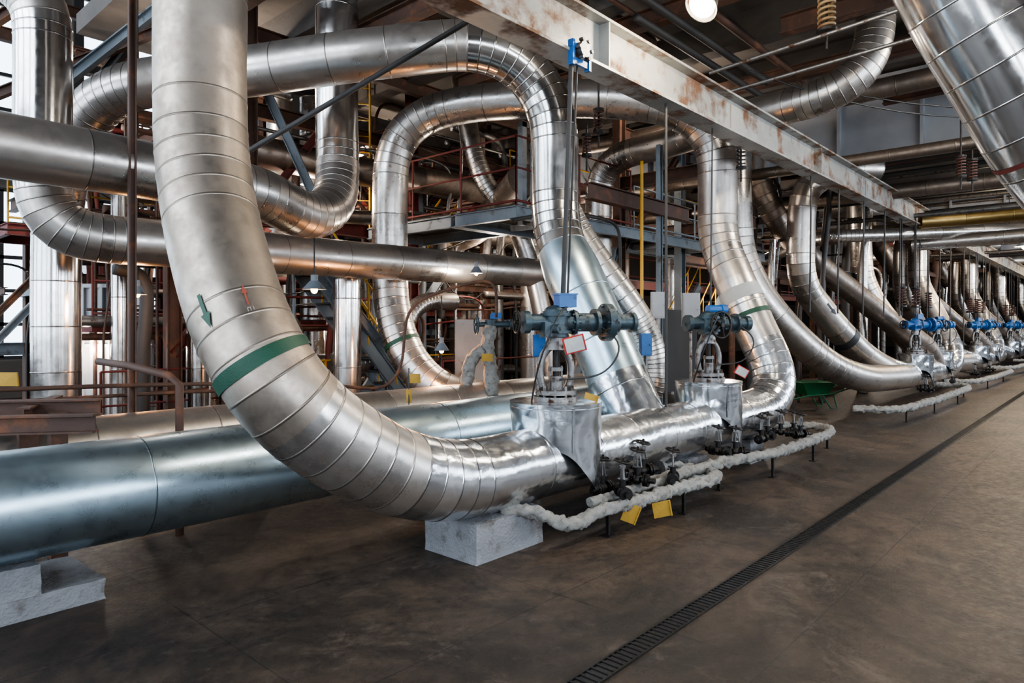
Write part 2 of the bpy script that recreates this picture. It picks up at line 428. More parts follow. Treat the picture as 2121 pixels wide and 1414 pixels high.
oC,PC=pipe('branch_pipe',C,.265,['alu','galv','alud','sheet','chrome'],'aluminium-clad pipe arching high overhead with blue galvanised lower section',n=52,matfn=mfC,sb=.13,ss=.55,rfn=rC,sm=12,bead=.004)
F=[(-1.6,6.7,3.05),(0,6.7,3.05),(1.3,6.7,3.05),(2.6,6.7,3.03),(3.42,6.7,3.0),(3.72,6.78,2.95),(4.05,6.88,2.86),(4.42,7.02,2.90),(4.75,7.2,3.15),(4.89,7.35,3.55),(4.91,7.4,4.2),(4.91,7.4,6.09)]
pipe('steam_pipe',F,.265,['alud','chrome'],'dusty aluminium-clad pipe running level then turning up to the ceiling',n=48,sb=.12,sm=14,matfn=lambda s,P:1 if P.at(s).z>3.6 else 0)
E=[(.5,9.2,5.25),(1.2,8.6,5.2),(1.65,8.17,5.05),(1.88,7.97,4.75),(1.9,7.95,4.4),(1.9,7.95,3.8),(1.9,7.95,3.05),(1.94,7.93,2.74),(2.1,7.88,2.55),(2.4,7.82,2.5),(3,7.8,2.5),(5,7.8,2.5),(7,7.8,2.52),(9.6,7.8,2.55)]
pipe('steam_pipe',E,.25,['alud','chrome'],'aluminium-clad pipe dropping down and elbowing into a long level run',n=44,sb=.1,sm=12,matfn=lambda s,P:1 if 2.95<P.at(s).z<4.6 else 0)
K=[(9.94,6.89,0),(9.94,6.89,2.58),(9.94,6.89,3.94),(9.94,6.85,4.22),(9.9,6.5,4.48),(9.88,5.45,4.56),(9.61,3.98,4.64),(9.48,3.25,4.62),(9.48,2.8,4.68),(9.58,2.5,4.94),(9.66,2.4,5.31),(9.68,2.4,6.09)]
pipe('overhead_pipe',K,.235,'alud','overhead clad pipe elbowing up into the concrete ceiling',n=40,sb=.1)
LL=[(4.95,1.75,6.09),(5.15,1.5,5.3),(5.42,1.15,4.6),(5.59,.96,4.14),(5.71,.84,3.8),(5.84,.68,3.46),(6.03,.48,3.01),(6.25,.25,2.6),(6.7,-.3,2.0),(7.2,-1,1.6)]
oL,PL=pipe('overhead_pipe',LL,.34,'chrome','very thick aluminium-clad pipe slanting down from the ceiling',n=56,sb=.2,ss=.24,dent=.008)
s=PL.near((6.08,.4,2.9)); band(PL,s-.015,s+.015,.346,'redst','painted_band',oL)
pipe('overhead_pipe',[(5.75,.7,3.7),(6.1,.55,4.3),(6.5,.4,5.0),(6.9,.2,6.09)],.3,'chrome','thick clad branch pipe rising to the ceiling',n=48,sb=.16,ss=.2)
pipe('floor_pipe',[(-2.1,4.6,.6),(-1.1,4.6,.6),(3,4.6,.6),(6.9,4.6,.6)],.31,'galv','wide smooth blue galvanised pipe lying on low supports by the floor',n=64,ss=1.2,bead=.003,bw=.007)
pipe('floor_pipe',[(-1,6.05,.62),(3,6.05,.62),(9,6.05,.62)],.27,'alud','grey dusty clad pipe lying low behind other pipes',n=44,ss=.9)
def vpipe(x,y,z0,z1,r,mat='alud',lab='tall vertical clad pipe standing behind the main pipes'):
    pipe('vertical_pipe',[(x,y,z0),(x,y,(z0+z1)/2),(x,y,z1)],r,mat,lab,n=32,ss=1.0,sm=0,group='vertical clad pipes')
vpipe(5.8,8.47,0,2.28,.2,'chrome')
vpipe(5.9,10.6,0,5.8,.2,'alud'); vpipe(6.9,11.2,0,5.8,.22,'alud'); vpipe(3.4,10.4,0,4,.12,'chrome'); vpipe(8.9,10.8,0,2.6,.14,'oldp')
vpipe(3.0,12.6,0,6,.15,'chrome'); vpipe(7.6,12.2,0,6,.25,'oldp'); vpipe(10.9,9.3,0,6,.2,'alud'); vpipe(12.6,8.2,0,6,.22,'oldp'); vpipe(14.5,8.0,0,6,.2,'alud')
vpipe(4.9,10.9,0,2.4,.13,'alud'); vpipe(10.0,7.4,0,2.3,.1,'oldp'); vpipe(4.25,9.9,0,2.3,.16,'chrome')
pipe('steam_pipe',[(8.49,8.9,6.09),(8.49,8.7,5.22),(8.49,8.5,4.54),(8.63,8.35,4.03),(8.91,8.03,3.51),(9.14,7.9,2.92),(9.3,7.7,2.0),(9.5,7.5,0)],.17,'alu','slim bright clad pipe curving down behind the platform',n=32,sb=.08)
pipe('steam_pipe',[(6.25,5.1,4.1),(6.28,5.0,3.3),(6.40,4.82,2.75),(6.62,4.6,2.3),(6.82,4.38,1.9),(6.99,4.23,1.55),(7.07,4.15,1.17),(7.04,4.2,.8),(6.95,4.4,.45),(6.85,4.8,.3)],.2,'alu','clad bend with closely spaced seams behind the blue pipe',n=40,sb=.05,ss=.06)
pipe('steam_pipe',[(6.2,9.5,1.0),(6.9,9.3,1.0),(7.3,9.2,1.2),(7.5,9.2,1.7),(7.8,9.2,2.0),(8.6,9.2,2.05)],.16,'alud','small bright clad elbow pipe',n=28,sb=.07)
pipe('steam_pipe',[(4.6,9.6,4.2),(6.5,9.6,4.2),(9,9.6,4.3),(14,9.6,4.3)],.24,'oldp','dark grimy horizontal pipe',n=28)
pipe('steam_pipe',[(8.4,7.3,4.0),(8.9,8.2,3.8),(9.1,9.2,3.4),(9.3,10.5,3.3)],.28,'oldp','dark grimy duct curving away',n=32)
pipe('steam_pipe',[(3.6,10.8,3.6),(7,10.8,3.6),(12,10.8,3.6)],.18,'oldp','dark grimy horizontal pipe',n=28)
pipe('steam_pipe',[(2.9,12.2,2.7),(5,12.2,2.7),(6,12.2,2.4),(6.1,12.2,1.2),(6.1,12.2,0)],.16,'oldp','dark grimy bent pipe',n=28)
M1=[(14.6,3.6,4.66),(14.19,3.97,4.64),(13.85,4.35,4.50),(13.64,4.60,4.22),(13.60,4.66,3.85),(13.60,4.68,3.3),(13.60,4.69,2.80),(13.74,4.66,2.40),(14.15,4.47,1.92),(14.7,4.18,1.36),(15.2,3.95,.98),(15.75,3.72,.72),(16.4,3.5,.57),(17.0,3.42,.54),(18,3.4,.54),(20.0,3.4,.54),(20.6,3.4,.54),(21.06,3.38,.68),(21.26,3.42,1.05),(21.3,3.62,1.5),(21.35,3.98,2.29),(21.39,4.19,2.75),(21.39,4.23,3.1),(21.39,4.23,3.7),(21.35,4.27,4.15),(21.2,4.45,4.45),(20.8,5.06,4.76),(20.3,5.84,4.87),(19.4,7.4,4.9)]
def mfM(s,P):
    x=P.at(s); return 1 if (x.x>15.8 and x.z<1.2) else 0
oM1,PM1=pipe('steam_pipe',M1,.26,['alud','bright'],'aluminium-clad pipe bending to floor level and rising again',group='repeated floor pipe loops',n=36,matfn=mfM,sb=.18,sm=8)
s=PM1.near((14.7,4.18,1.36)); band(PM1,s-.07,s+.07,.268,'black','painted_band',oM1,36)
s=PM1.near((14.05,4.5,2.05))
patch(PM1,s,.26,(-.7,-.7,.3),[[(0,-.02),(.2,-.02),(.2,.02),(0,.02)],[(.18,-.05),(.32,0),(.18,.05)]],'black','flow_arrow',oM1)
M0=[(11.55,5.1,5.0),(11.57,5.08,3.6),(11.62,5.04,2.9),(11.78,4.84,2.3),(12.05,4.55,1.75),(12.45,4.22,1.25),(12.9,3.95,.90),(13.7,3.7,.66),(15.3,3.55,.56),(16.4,3.45,.54)]
oM0,_=pipe('steam_pipe',M0,.26,'alud','dull clad pipe slanting down to floor level',group='repeated slanting pipes',n=36,sb=.16,sm=12)
M2=[(13.7,5.7,5.4),(13.8,5.6,4.6),(13.95,5.4,4.0),(14.3,5.2,3.5),(15.11,4.89,2.94),(16.27,4.35,2.24),(17.33,3.92,1.63),(18.5,3.5,1.1),(18.9,3.4,.7)]
oM2,_=pipe('steam_pipe',M2,.24,'oldp','dull clad pipe slanting steeply down',group='repeated slanting pipes',n=32,sb=.16,sm=12)
for dx in (8.2,16.4,24.6):
    copytree(oM1,dx)
    copytree(oM2,dx)
for dx in (7.6,14,22): copytree(oM0,dx)
pipe('overhead_pipe',[(16.4,6.5,3.2),(16,5.3,3.56),(15.9,4.7,3.57),(16.6,3.9,3.6),(17.5,3.0,3.67),(18.3,2.0,3.7),(19,1,3.7)],.14,'alu','slim overhead clad pipe',n=28,sb=.08)
pipe('yellow_duct',[(16.9,3.3,3.86),(17.3,2.5,3.9),(17.5,1.54,3.93),(17.5,-2,3.93)],.15,'yalu','brassy yellow clad overhead pipe','pipe',n=32)
pipe('overhead_pipe',[(17.6,3.6,3.45),(17.8,1.5,3.5),(17.9,-2,3.5)],.15,'alu','silver clad overhead pipe under yellow one',n=28)
pipe('overhead_pipe',[(12.2,9,4.4),(12.2,4,4.35),(12.2,-3,4.35)],.10,'oldp','dark horizontal overhead pipe below girder',n=24)
pipe('overhead_pipe',[(15,9,4.3),(15,4,4.25),(15,-3,4.25)],.15,'oldp','dark horizontal overhead pipe below girder',n=24)
pipe('overhead_pipe',[(20,9,4.2),(20,4,4.1),(20,-3,4.1)],.17,'oldp','dark horizontal overhead pipe below girder',n=24)
pipe('overhead_pipe',[(11,9.6,5.2),(11.4,5.5,5.2),(11.4,2,5.2),(11.4,-3,5.3)],.15,'oldp','dark horizontal overhead pipe',n=24)
# ------------------------------------------------------------------ overhead beam
b=MB(); b.ibeam((-2,3.4,4.01),(46,3.4,4.01),.44,.25,.024)
for x in (2.2,7.7,13.2): b.box((x,3.385,4.01),(.34,.02,.30)); 
for x in (4.9,10.4): b.box((x,3.34,4.01),(.02,.11,.39))
T(b.obj('crane_beam','beam'),'long off-white steel beam with heavy rust stains running overhead','beam')
bc=empty('beam_clamp',(4.45,3.27,3.72))
MB().box((0,0,0),(.26,.03,.05)).box((0,.0,.12),(.26,.03,.04)).box((-.11,0,.06),(.03,.05,.2)).box((.11,0,.06),(.03,.05,.2)).obj('bracket','blue',bc)
b=MB().cyl((0,-.06,.1),(0,.06,.1),.065,n=24)
for i in range(6): b.cyl((.08*math.cos(i*1.05),-.07,.1+.08*math.sin(i*1.05)),(.08*math.cos(i*1.05),-.03,.1+.08*math.sin(i*1.05)),.015,n=6)
b.obj('disc','flange',bc); T(bc,'blue clamp with pale disc bolted to the overhead beam','clamp')
def rod(p0,p1,r=.012,mat='dark',lab='thin dark steel hanger rod',name='hanger_rod',cat='rod',group='hanger rods'):
    return T(MB().cyl(p0,p1,r,n=10).obj(name,mat),lab,cat,group)
rod((4.38,3.3,3.79),(4.34,3.36,1.75),.02,'dark'); rod((4.46,3.3,3.79),(4.40,3.36,1.75),.009)
rod((6.0,3.36,3.79),(6.0,3.36,.81),.014)
rod((7.1,3.4,3.79),(7.05,3.4,1.75),.010)
for x in (10.3,11.6,13,14.4,15.6,16.9,17.4,18.2,19.6,21,23,25.1,27,27.9,30,33.3,36,40): rod((x,3.4,3.79),(x,3.42,.8 if x>16 else 1.8),.014)
T(MB().cyl((2.75,5.95,3.0),(4.35,4.1,4.42),.024,n=10).obj('tie_rod','dark'),'long dark diagonal tie rod','rod')
T(MB().cyl((7.8,3.59,4.4),(7.2,-1.5,4.42),.02,n=10).obj('conduit','flange'),'thin grey conduit pipe overhead','conduit','overhead conduits')
T(MB().cyl((7.45,3.6,4.55),(6.8,-1.5,4.6),.02,n=10).obj('conduit','flange'),'thin grey conduit pipe overhead','conduit','overhead conduits')
def spring(x,y,z,r=.07,h=.32,turns=6,mat='spring',top=None,lab='coiled spring hanger on a rod'):
    e=empty('spring_hanger',(x,y,z)); pts=[]
    for i in range(turns*16+1):
        a=2*math.pi*i/16; pts.append((r*math.cos(a),r*math.sin(a),h*i/(turns*16)-h/2))
    MB().tube(pts,r*.2,8).obj('spring',mat,e)
    MB().cyl((0,0,h/2),(0,0,h/2+.03),r*1.35,n=20).obj('plate','iron',e)
    MB().cyl((0,0,-h/2-.03),(0,0,-h/2),r*1.35,n=20).obj('plate','iron',e)
    MB().cyl((0,0,-h/2-.2),(0,0,(top-z) if top else h/2+.5),.012,n=8).obj('rod','iron',e)
    return T(e,lab,'spring','spring hangers')
spring(7.37,2.28,4.85,.075,.4,7,'spring',6.1); spring(6.63,4.6,4.01,.05,.22,5,'redspr',5); spring(6.53,4.7,3.72,.045,.2,5,'redspr',4)
spring(8.71,3.77,3.83,.05,.25,5,'dark',4.6); spring(11.84,1.79,3.94,.055,.26,6,'redspr',6.1); spring(12.2,1.7,3.94,.055,.26,6,'redspr',6.1)
for dx in (0,8.2,16.4):
    spring(15.77+dx,3.41,2.2,.07,.36,6,'redspr',3.8); spring(16.5+dx,3.3,2.2,.07,.36,6,'redspr',3.8); spring(18.3+dx,3.4,2.2,.06,.3,6,'redspr',3.8)
# ------------------------------------------------------------------ valves
def handwheel(b,c,ax,R,r=.012,sp=5,mi=0):
    c=V(c); t,u,w=basis(ax); b.torus(c,ax,R,r,28,8,mi); b.cyl(c-t*.02,c+t*.03,R*.18,n=12,mi=mi)
    for i in range(sp):
        a=2*math.pi*i/sp; d=u*math.cos(a)+w*math.sin(a); b.cyl(c+t*.01,c+d*R,r*.8,n=6,mi=mi)
    return b
def motor_valve(x,main='teal',kind=0,lab='',group='motorised valves on floor pipes',skirt=True,HR=.35):
    e=empty('motorised_valve',(x,3.4,.54))
    b=MB(); N=72; vs=[];fs=[]
    ph=math.radians(-72)
    K=10
    for i in range(N):
        a=2*math.pi*i/N; lo=.12-.34*max(0,math.cos(a-ph))**4 if skirt else .0
        for k in range(K+1):
            z=lo+(.455-lo)*k/K; q=V((math.cos(a),math.sin(a),0))*(HR+.016*noise.noise(V((math.cos(a)*3+x,math.sin(a)*3,z*6)))); q.z=z; vs.append(q)
    for i in range(N):
        for k in range(K): fs.append((i*(K+1)+k,((i+1)%N)*(K+1)+k,((i+1)%N)*(K+1)+k+1,i*(K+1)+k+1))
    b.add(vs,fs,True); b.cyl((0,0,.448),(0,0,.462),HR+.009,n=64); b.cyl((0,0,.462),(0,0,.470),HR-.02,.15,n=64)
    b.torus((0,0,.425),(0,0,1),HR+.004,.004,64,6); R_=Matrix.Rotation(math.radians(-120),3,'Z'); b.box(R_@V((HR+.006,0,.27)),(.006,.02,.34),R_)
    b.obj('insulation_box','sheet',e)
    b=MB(); b.cyl((0,0,.46),(0,0,.50),.175,n=32); b.cyl((0,0,.515),(0,0,.55),.165,n=32)
    for i in range(10):
        a=i*math.pi/5; b.cyl((.14*math.cos(a),.14*math.sin(a),.44),(.14*math.cos(a),.14*math.sin(a),.585),.014,n=6)
    b.obj('bonnet_flange','flange',e)
    b=MB()
    for sg in (-1,1):
        d=V((.87,-.5,0))*sg
        pts=[d*.10+V((0,0,.55)),d*.135+V((0,0,.64)),d*.13+V((0,0,.78)),d*.075+V((0,0,.88)),V((0,0,.92))]
        b.tube(spline(pts,3,.04),.030,10)
        b.cyl(d*.05+V((0,0,.56)),d*.05+V((0,0,.74)),.011,n=8)
    b.cyl((0,0,.87),(0,0,.97),.08,.07,n=20); b.cyl((0,0,.55),(0,0,.66),.055,n=20); b.cyl((0,0,.70),(0,0,.73),.065,n=6); b.obj('yoke','flange',e)
    MB().cyl((0,0,.56),(0,0,1.02),.026,n=14).obj('stem','iron',e)
    d=V((.87,-.5,0)).normalized(); z=V((0,0,1.09))
    b=MB(); b.cyl((0,0,.97),(0,0,1.18),.105,n=24); b.cyl((0,0,1.0),(0,0,1.025),.13,n=24); b.cyl((0,0,1.14),(0,0,1.165),.125,n=24); b.sph((0,0,1.18),.095,(1,1,.5))
    b.cyl(z-d*.05,z+d*.36,.076,n=20); b.cyl(z-d*.26,z-d*.05,.066,n=20); b.cyl(z-d*.28,z-d*.23,.09,n=20); b.cyl(z+d*.14,z+d*.165,.10,n=20); b.cyl(z+d*.33,z+d*.36,.11,n=20)
    b.box(z+V((-.12,-.02,-.06)),(.10,.12,.12),-.5); b.cyl(z+V((-.12,-.06,-.05)),z+V((-.14,-.16,-.05)),.035,n=14)
    for i in range(8):
        a=i*math.pi/4; o=V((0,0,1))*math.sin(a)*.085+V((.5,.87,0))*math.cos(a)*.085; b.cyl(z+d*.12+o,z+d*.19+o,.011,n=6)
    b.obj('gearbox',main,e)
    b=MB(); 
    if kind==0:
        b.cyl(z+d*.42,z+d*.48,.155,n=32); b.cyl(z+d*.48,z+d*.54,.12,.095,n=24); b.cyl(z+d*.54,z+d*.69,.066,n=20); b.cyl(z+d*.67,z+d*.70,.085,n=20); b.cyl(z+d*.36,z+d*.42,.06,n=16)
        for i in range(8):
            a=i*math.pi/4; o=V((0,0,1))*math.sin(a)*.13+V((.5,.87,0))*math.cos(a)*.13; b.cyl(z+d*.40+o,z+d*.50+o,.012,n=6)
    else:
        b.cyl(z+d*.36,z+d*.5,.07,n=20); b.cyl(z+d*.46,z+d*.52,.085,n=20)
    b.obj('drive_gear',main,e)
    b=MB()
    if kind==0: b.box(z+V((.06,-.05,.17)),(.15,.12,.10),-.5).box(z+V((.06,-.05,.225)),(.17,.13,.012),-.5)
    else: b.cyl(z+V((-.02,0,.15)),z+V((.16,-.1,.15)),.05,n=18); b.cyl(z+V((.12,-.08,.15)),z+V((.18,-.11,.15)),.058,n=18)
    b.obj('motor','blue',e)
    b=MB(); 
    if kind==0: handwheel(b,z-d*.33,d,.085,.009)
    else: handwheel(b,z+V((-.09,-.19,-.02)),(-.35,-.94,0),.14,.013); b.cyl(z+V((-.09,-.19,-.02)),z,.03,n=10)
    b.obj('handwheel','iron',e)
    for q in ([z+V((.1,-.1,.1)),z+V((.4,-.35,-.18)),z+V((.25,-.3,-.4)),z+V((-.1,-.12,-.45))],[z+V((.02,-.1,.12)),z+V((-.22,-.2,.05)),z+V((-.32,-.1,-.3)),z+V((-.2,.1,-.7))]):
        MB().tube(spline(q,3,.04),.008,6).obj('cable','black',e)
    return T(e,lab,'valve',group)
v1=motor_valve(4.30,'teal',0,'greasy blue-grey motorised valve with drive gear on insulated box',HR=.36)
v2=motor_valve(7.0,'teal',1,'greasy blue-grey motorised valve with large handwheel facing out')
v3=motor_valve(16.9,'blue',0,'bright blue motorised valve on insulated box'); v4=motor_valve(19.2,'blue',1,'bright blue motorised valve with handwheel')
for dx in (8.2,16.4,24.6):
    copytree(v3,dx); copytree(v4,dx)
def plate(name,loc,w,h,rotz,mat,lab,tilt=0,border=None,group=None):
    e=MB(); R=Matrix.Rotation(rotz,3,'Z')@Matrix.Rotation(tilt,3,'Y')@Matrix.Rotation(.12,3,'X')
    if border:
        e.box((0,0,0),(w,.006,h),R,1); e.box(R@V((0,-.005,0)),(w*.84,.006,h*.84),R,0); o=e.obj(name,[mat,border],None,loc)
    else:
        e.box((0,0,0),(w,.006,h),R); e.box(R@V((w*.46,-.006,0)),(w*.08,.015,h*.98),R); o=e.obj(name,mat,None,loc)
    return T(o,lab,'sign',group)
cr=math.radians(-48)
plate('notice_plate',(4.19,3.13,1.46),.17,.13,cr,'white','blank white notice plate with red border on valve',-.25,'redp')
plate('notice_plate',(6.95,3.0,1.12),.14,.10,cr,'white','white notice plate with red border on valve',.5,'redp')
for p,w,h,t in (((4.56,2.86,.14),.12,.15,.35),((4.9,2.78,.12),.15,.13,-.2),((5.75,5.57,1.23),.13,.09,0),((4.21,5.04,1.1),.11,.09,0),((4.17,5.08,.93),.05,.13,0),((4.40,3.12,1.04),.11,.05,.3),((1.2,5.93,1.22),.16,.10,0)):
    plate('tag_plate',p,w,h,cr,'tag','blank faded yellow tag plate hung on pipework',t,None,'yellow tag plates')
rod((4.17,5.08,1.2),(4.17,5.08,.85),.006,'dark')
def ebox(x,y,z,sx,sz,mat,lab,rot=cr,post=True):
    e=empty('control_box',(x,y,z)); b=MB().box((0,0,0),(sx,.1,sz),rot); R=Matrix.Rotation(rot,3,'Z'); b.obj('casing',mat,e)
    MB().box(R@V((0,-.055,0)),(sx*.88,.012,sz*.9),rot).cyl(R@V((sx*.35,-.075,0)),R@V((sx*.35,-.05,0)),.012,n=8).obj('cover',mat,e)
    if post: MB().box((0,.0,-z/2-sz/4),(.03,.03,z-sz/2)).obj('post','flange',e)
    T(e,lab,'control box')
ebox(4.55,3.78,1.43,.11,.19,'blue','small blue control box on a post beside valve')
ebox(6.45,3.86,1.4,.12,.24,'blue','small blue control box on a post beside valve')
ebox(8.7,5.0,1.9,.2,.38,'duct','pale grey electrical cabinet on a post'); ebox(9.5,4.9,1.85,.26,.5,'duct','pale grey electrical cabinet on a post')
ebox(7.3,7.4,1.1,.5,1.2,'greyst','tall grey electrical cabinet'); ebox(6.9,9.0,1.2,.35,.6,'greyst','grey electrical cabinet on a post')
def wrap(pts,r=.045,lab='white cloth wrapped drain tube near the floor',**k):
    return pipe('wrapped_tube',pts,r,'cloth',lab,'pipe',n=20,ss=.12,sb=.08,bead=.0,bw=.006,dent=.6,sm=4,step=.03,**k)
wrap([(3.55,3.30,.30),(3.75,3.15,.26),(3.88,3.02,.18),(4.02,2.97,.16),(4.25,2.95,.2),(4.71,2.85,.22),(5.28,2.82,.22),(5.75,2.76,.22),(5.98,2.82,.22),(6.1,3.02,.22),(6.05,3.2,.22),(5.8,3.3,.25)],.048)
wrap([(5.2,3.1,.24),(5.9,3.0,.25),(6.47,2.92,.26),(7.18,2.78,.25),(8.33,2.75,.25),(9.2,2.8,.25),(9.5,2.95,.25),(9.52,3.2,.25),(9.3,3.5,.25),(8.9,3.7,.25)],.048)
wrap([(4.3,3.05,.24),(4.9,3.0,.26),(5.5,2.98,.25)],.04)
w,_=wrap([(12.0,3.3,.25),(12.3,2.8,.25),(14,2.6,.25),(16,2.55,.25),(18,2.6,.25),(18.4,2.9,.25),(18.3,3.3,.25)],.055)
copytree(w,7.5); copytree(w,15)
for x,y in ((4.35,2.93),(5.3,2.8),(6.3,2.95),(7.2,2.77),(8.4,2.75),(9.4,2.9),(12.8,2.7),(14.5,2.6),(16.5,2.55),(18.2,2.7),(21,2.6),(24,2.6)):
    T(MB().box((0,0,.1),(.025,.025,.2)).box((0,0,.004),(.09,.07,.008)).obj('tube_stand','iron',None,(x,y,0)),'small black iron stand under wrapped tube','stand','tube stands')
def small_valve(x,y,z,rot=0,s=1.0):
    e=empty('small_valve',(x,y,z)); R=Matrix.Rotation(rot,3,'Z')
    b=MB(); b.sph((0,0,0),.036*s,(1.3,1,1)); 
    for q in (-1,1): b.cyl(R@V((.045*q*s,0,0)),R@V((.06*q*s,0,0)),.045*s,n=14); b.cyl(R@V((.068*q*s,0,0)),R@V((.083*q*s,0,0)),.045*s,n=14); b.cyl((0,0,0),R@V((.13*q*s,0,0)),.02*s,n=10)
    b.cyl((0,0,.02),(0,0,.08*s),.022*s,n=12); b.cyl((0,0,.08*s),(0,0,.09*s),.038*s,n=12); b.obj('body','iron',e)
    b=MB(); 
    for q in (-1,1): b.cyl(R@V((.03*q*s,0,.09*s)),R@V((.02*q*s,0,.17*s)),.007*s,n=6)
    b.cyl((0,0,.08*s),(0,0,.22*s),.008*s,n=8); b.cyl((0,0,.16*s),(0,0,.18*s),.022*s,n=10); b.obj('stem','flange',e)
    b=MB(); handwheel(b,(0,0,.21*s),(.1,-.2,1),.055*s,.007*s,4); b.obj('handwheel','iron',e)
    return T(e,'small black globe valve with handwheel on drain line','valve','small drain valves')
for i,(x,y,z) in enumerate([(4.55,3.12,.3),(4.55,2.93,.30),(4.85,2.98,.34),(5.1,3.08,.36),(5.3,2.9,.29),(6.5,3.05,.34),(6.75,2.98,.31),(7.6,3.05,.33),(7.85,3.08,.34),(8.1,3.02,.35),(8.35,2.88,.31),(8.6,3.05,.3),(14.8,2.8,.4),(15.3,2.9,.4),(17.5,2.8,.4),(20.5,2.8,.4),(23,2.8,.4)]):
    small_valve(x,y,z,i*.9,1.15)
wv=empty('wrapped_valve',(6.1,5.85,0))
for pts,rr_ in (([(0,0,.3),(0,0,.7),(.02,0,1.0),(-.03,.02,1.3),(.0,0,1.6)],.085),([(-.2,.15,.45),(-.24,.18,.8),(-.2,.15,1.15),(-.08,.05,1.3)],.07)):
    pipe('wrapping',pts,rr_,'cloth',n=20,ss=.1,sb=.1,bead=0,bw=.006,dent=.45,sm=3,step=.03,parent=wv)
b=MB(); b.cyl((0,0,1.55),(0,0,1.68),.06,n=16); b.cyl((0,0,1.62),(.3,-.2,1.62),.04,n=14); b.cyl((.2,-.13,1.62),(.24,-.16,1.62),.07,n=14); handwheel(b,(-.15,.1,1.62),(.8,-.5,0),.12,.01); b.cyl((-.15,.1,1.62),(0,0,1.62),.03,n=8); b.obj('gearbox','teal',wv)
MB().box((.05,-.05,1.73),(.12,.09,.07),cr).obj('motor','blue',wv)
MB().cyl((0,0,0),(0,0,.35),.05,n=12).obj('post','iron',wv)
T(wv,'upright valve wrapped in white cloth with blue motor','valve')
wv2=copytree(wv,.55,.55)
# ------------------------------------------------------------------ concrete blocks
def cblock(c,s,rot,lab):
    b=MB(); nx,ny,nz=10,8,5; idx={}; vs=[]; fs=[]
    R=Matrix.Rotation(rot,3,'Z')
    def vid(i,j,k):
        if (i,j,k) not in idx:
            p=V(((i/nx-.5)*s[0],(j/ny-.5)*s[1],(k/nz-.5)*s[2]))
            e=sum((i in (0,nx),j in (0,ny),k in (0,nz)))
            q=p+V(c)
            d=noise.noise(q*9)*.006
            sh=.010*max(0,noise.noise(q*14)+.25) if (e>=2 and k!=0) else 0
            p=p-p.normalized()*(sh*1.6)+V((d,d,d if k else 0))*(1 if k else 0)
            idx[(i,j,k)]=len(vs); vs.append(R@p)
        return idx[(i,j,k)]
    for i in range(nx):
        for j in range(ny):
            fs.append((vid(i,j,nz),vid(i+1,j,nz),vid(i+1,j+1,nz),vid(i,j+1,nz))); fs.append((vid(i,j+1,0),vid(i+1,j+1,0),vid(i+1,j,0),vid(i,j,0)))
    for i in range(nx):
        for k in range(nz):
            fs.append((vid(i,0,k),vid(i+1,0,k),vid(i+1,0,k+1),vid(i,0,k+1))); fs.append((vid(i,ny,k+1),vid(i+1,ny,k+1),vid(i+1,ny,k),vid(i,ny,k)))
    for j in range(ny):
        for k in range(nz):
            fs.append((vid(0,j,k+1),vid(0,j+1,k+1),vid(0,j+1,k),vid(0,j,k))); fs.append((vid(nx,j,k),vid(nx,j+1,k),vid(nx,j+1,k+1),vid(nx,j,k+1)))
    b.add(vs,fs); o=b.obj('concrete_block','conc',None,c)
    T(o,lab,'block'); return o
cblock((3.56,3.47,.135),(.70,.52,.27),0,'pale grey concrete support block under the pipe bend')
cblock((.92,4.75,.06),(.9,.62,.12),.02,'pale grey cracked concrete slab under blue pipe')
cblock((.65,4.74,.205),(.82,.58,.17),-.02,'pale concrete block stacked on a slab')
cblock((-.7,4.6,.145),(.6,.6,.29),0,'grey concrete support block')
cblock((6.2,4.6,.145),(.5,.6,.29),0,'grey concrete support block')
cblock((6.4,3.42,.135),(.4,.4,.27),0,'grey concrete support block under header')
cblock((7.9,3.42,.135),(.4,.4,.27),0,'grey concrete support block under header')
for x in (0,3,6,8.5): cblock((x,6.05,.175),(.4,.5,.35),0,'grey concrete support block')
# ------------------------------------------------------------------ wheelbarrow
wb=empty('wheelbarrow',(13.7,4.5,0)); ang=math.radians(-35); R=Matrix.Rotation(ang,3,'Z')
vs=[];
for z,hx,hy,cx in ((.28,.22,.16,0),(.52,.36,.26,-.03)):
    for x,y in ((-1,-1),(1,-1),(1,1),(-1,1)): vs.append(R@V((cx+x*hx,y*hy,z)))
for z,hx,hy,cx in ((.30,.205,.145,0),(.525,.345,.245,-.03)):
    for x,y in ((-1,-1),(1,-1),(1,1),(-1,1)): vs.append(R@V((cx+x*hx,y*hy,z)))
fs=[(3,2,1,0),(0,1,5,4),(1,2,6,5),(2,3,7,6),(3,0,4,7),(8,9,10,11),(8,12,13,9),(9,13,14,10),(10,14,15,11),(11,15,12,8),(4,5,13,12),(5,6,14,13),(6,7,15,14),(7,4,12,15)]
MB().add(vs,fs).obj('tray','greenb',wb)
b=MB()
for q in (-1,1):
    b.tube([R@V((-.62,.05*q,.17)),R@V((-.2,.15*q,.27)),R@V((.3,.2*q,.3)),R@V((.9,.26*q,.48))],.016,8)
    b.tube([R@V((.3,.2*q,.3)),R@V((.4,.2*q,.02)),R@V((.25,.2*q,.02)),R@V((.1,.17*q,.28))],.013,8)
b.obj('frame','greenb',wb)
MB().torus(R@V((-.6,0,.18)),R@V((0,1,0)),.14,.04,24,8).cyl(R@V((-.6,-.07,.18)),R@V((-.6,.07,.18)),.03,n=10).obj('wheel','black',wb)
T(wb,'green wheelbarrow with black wheel standing on the floor','wheelbarrow')
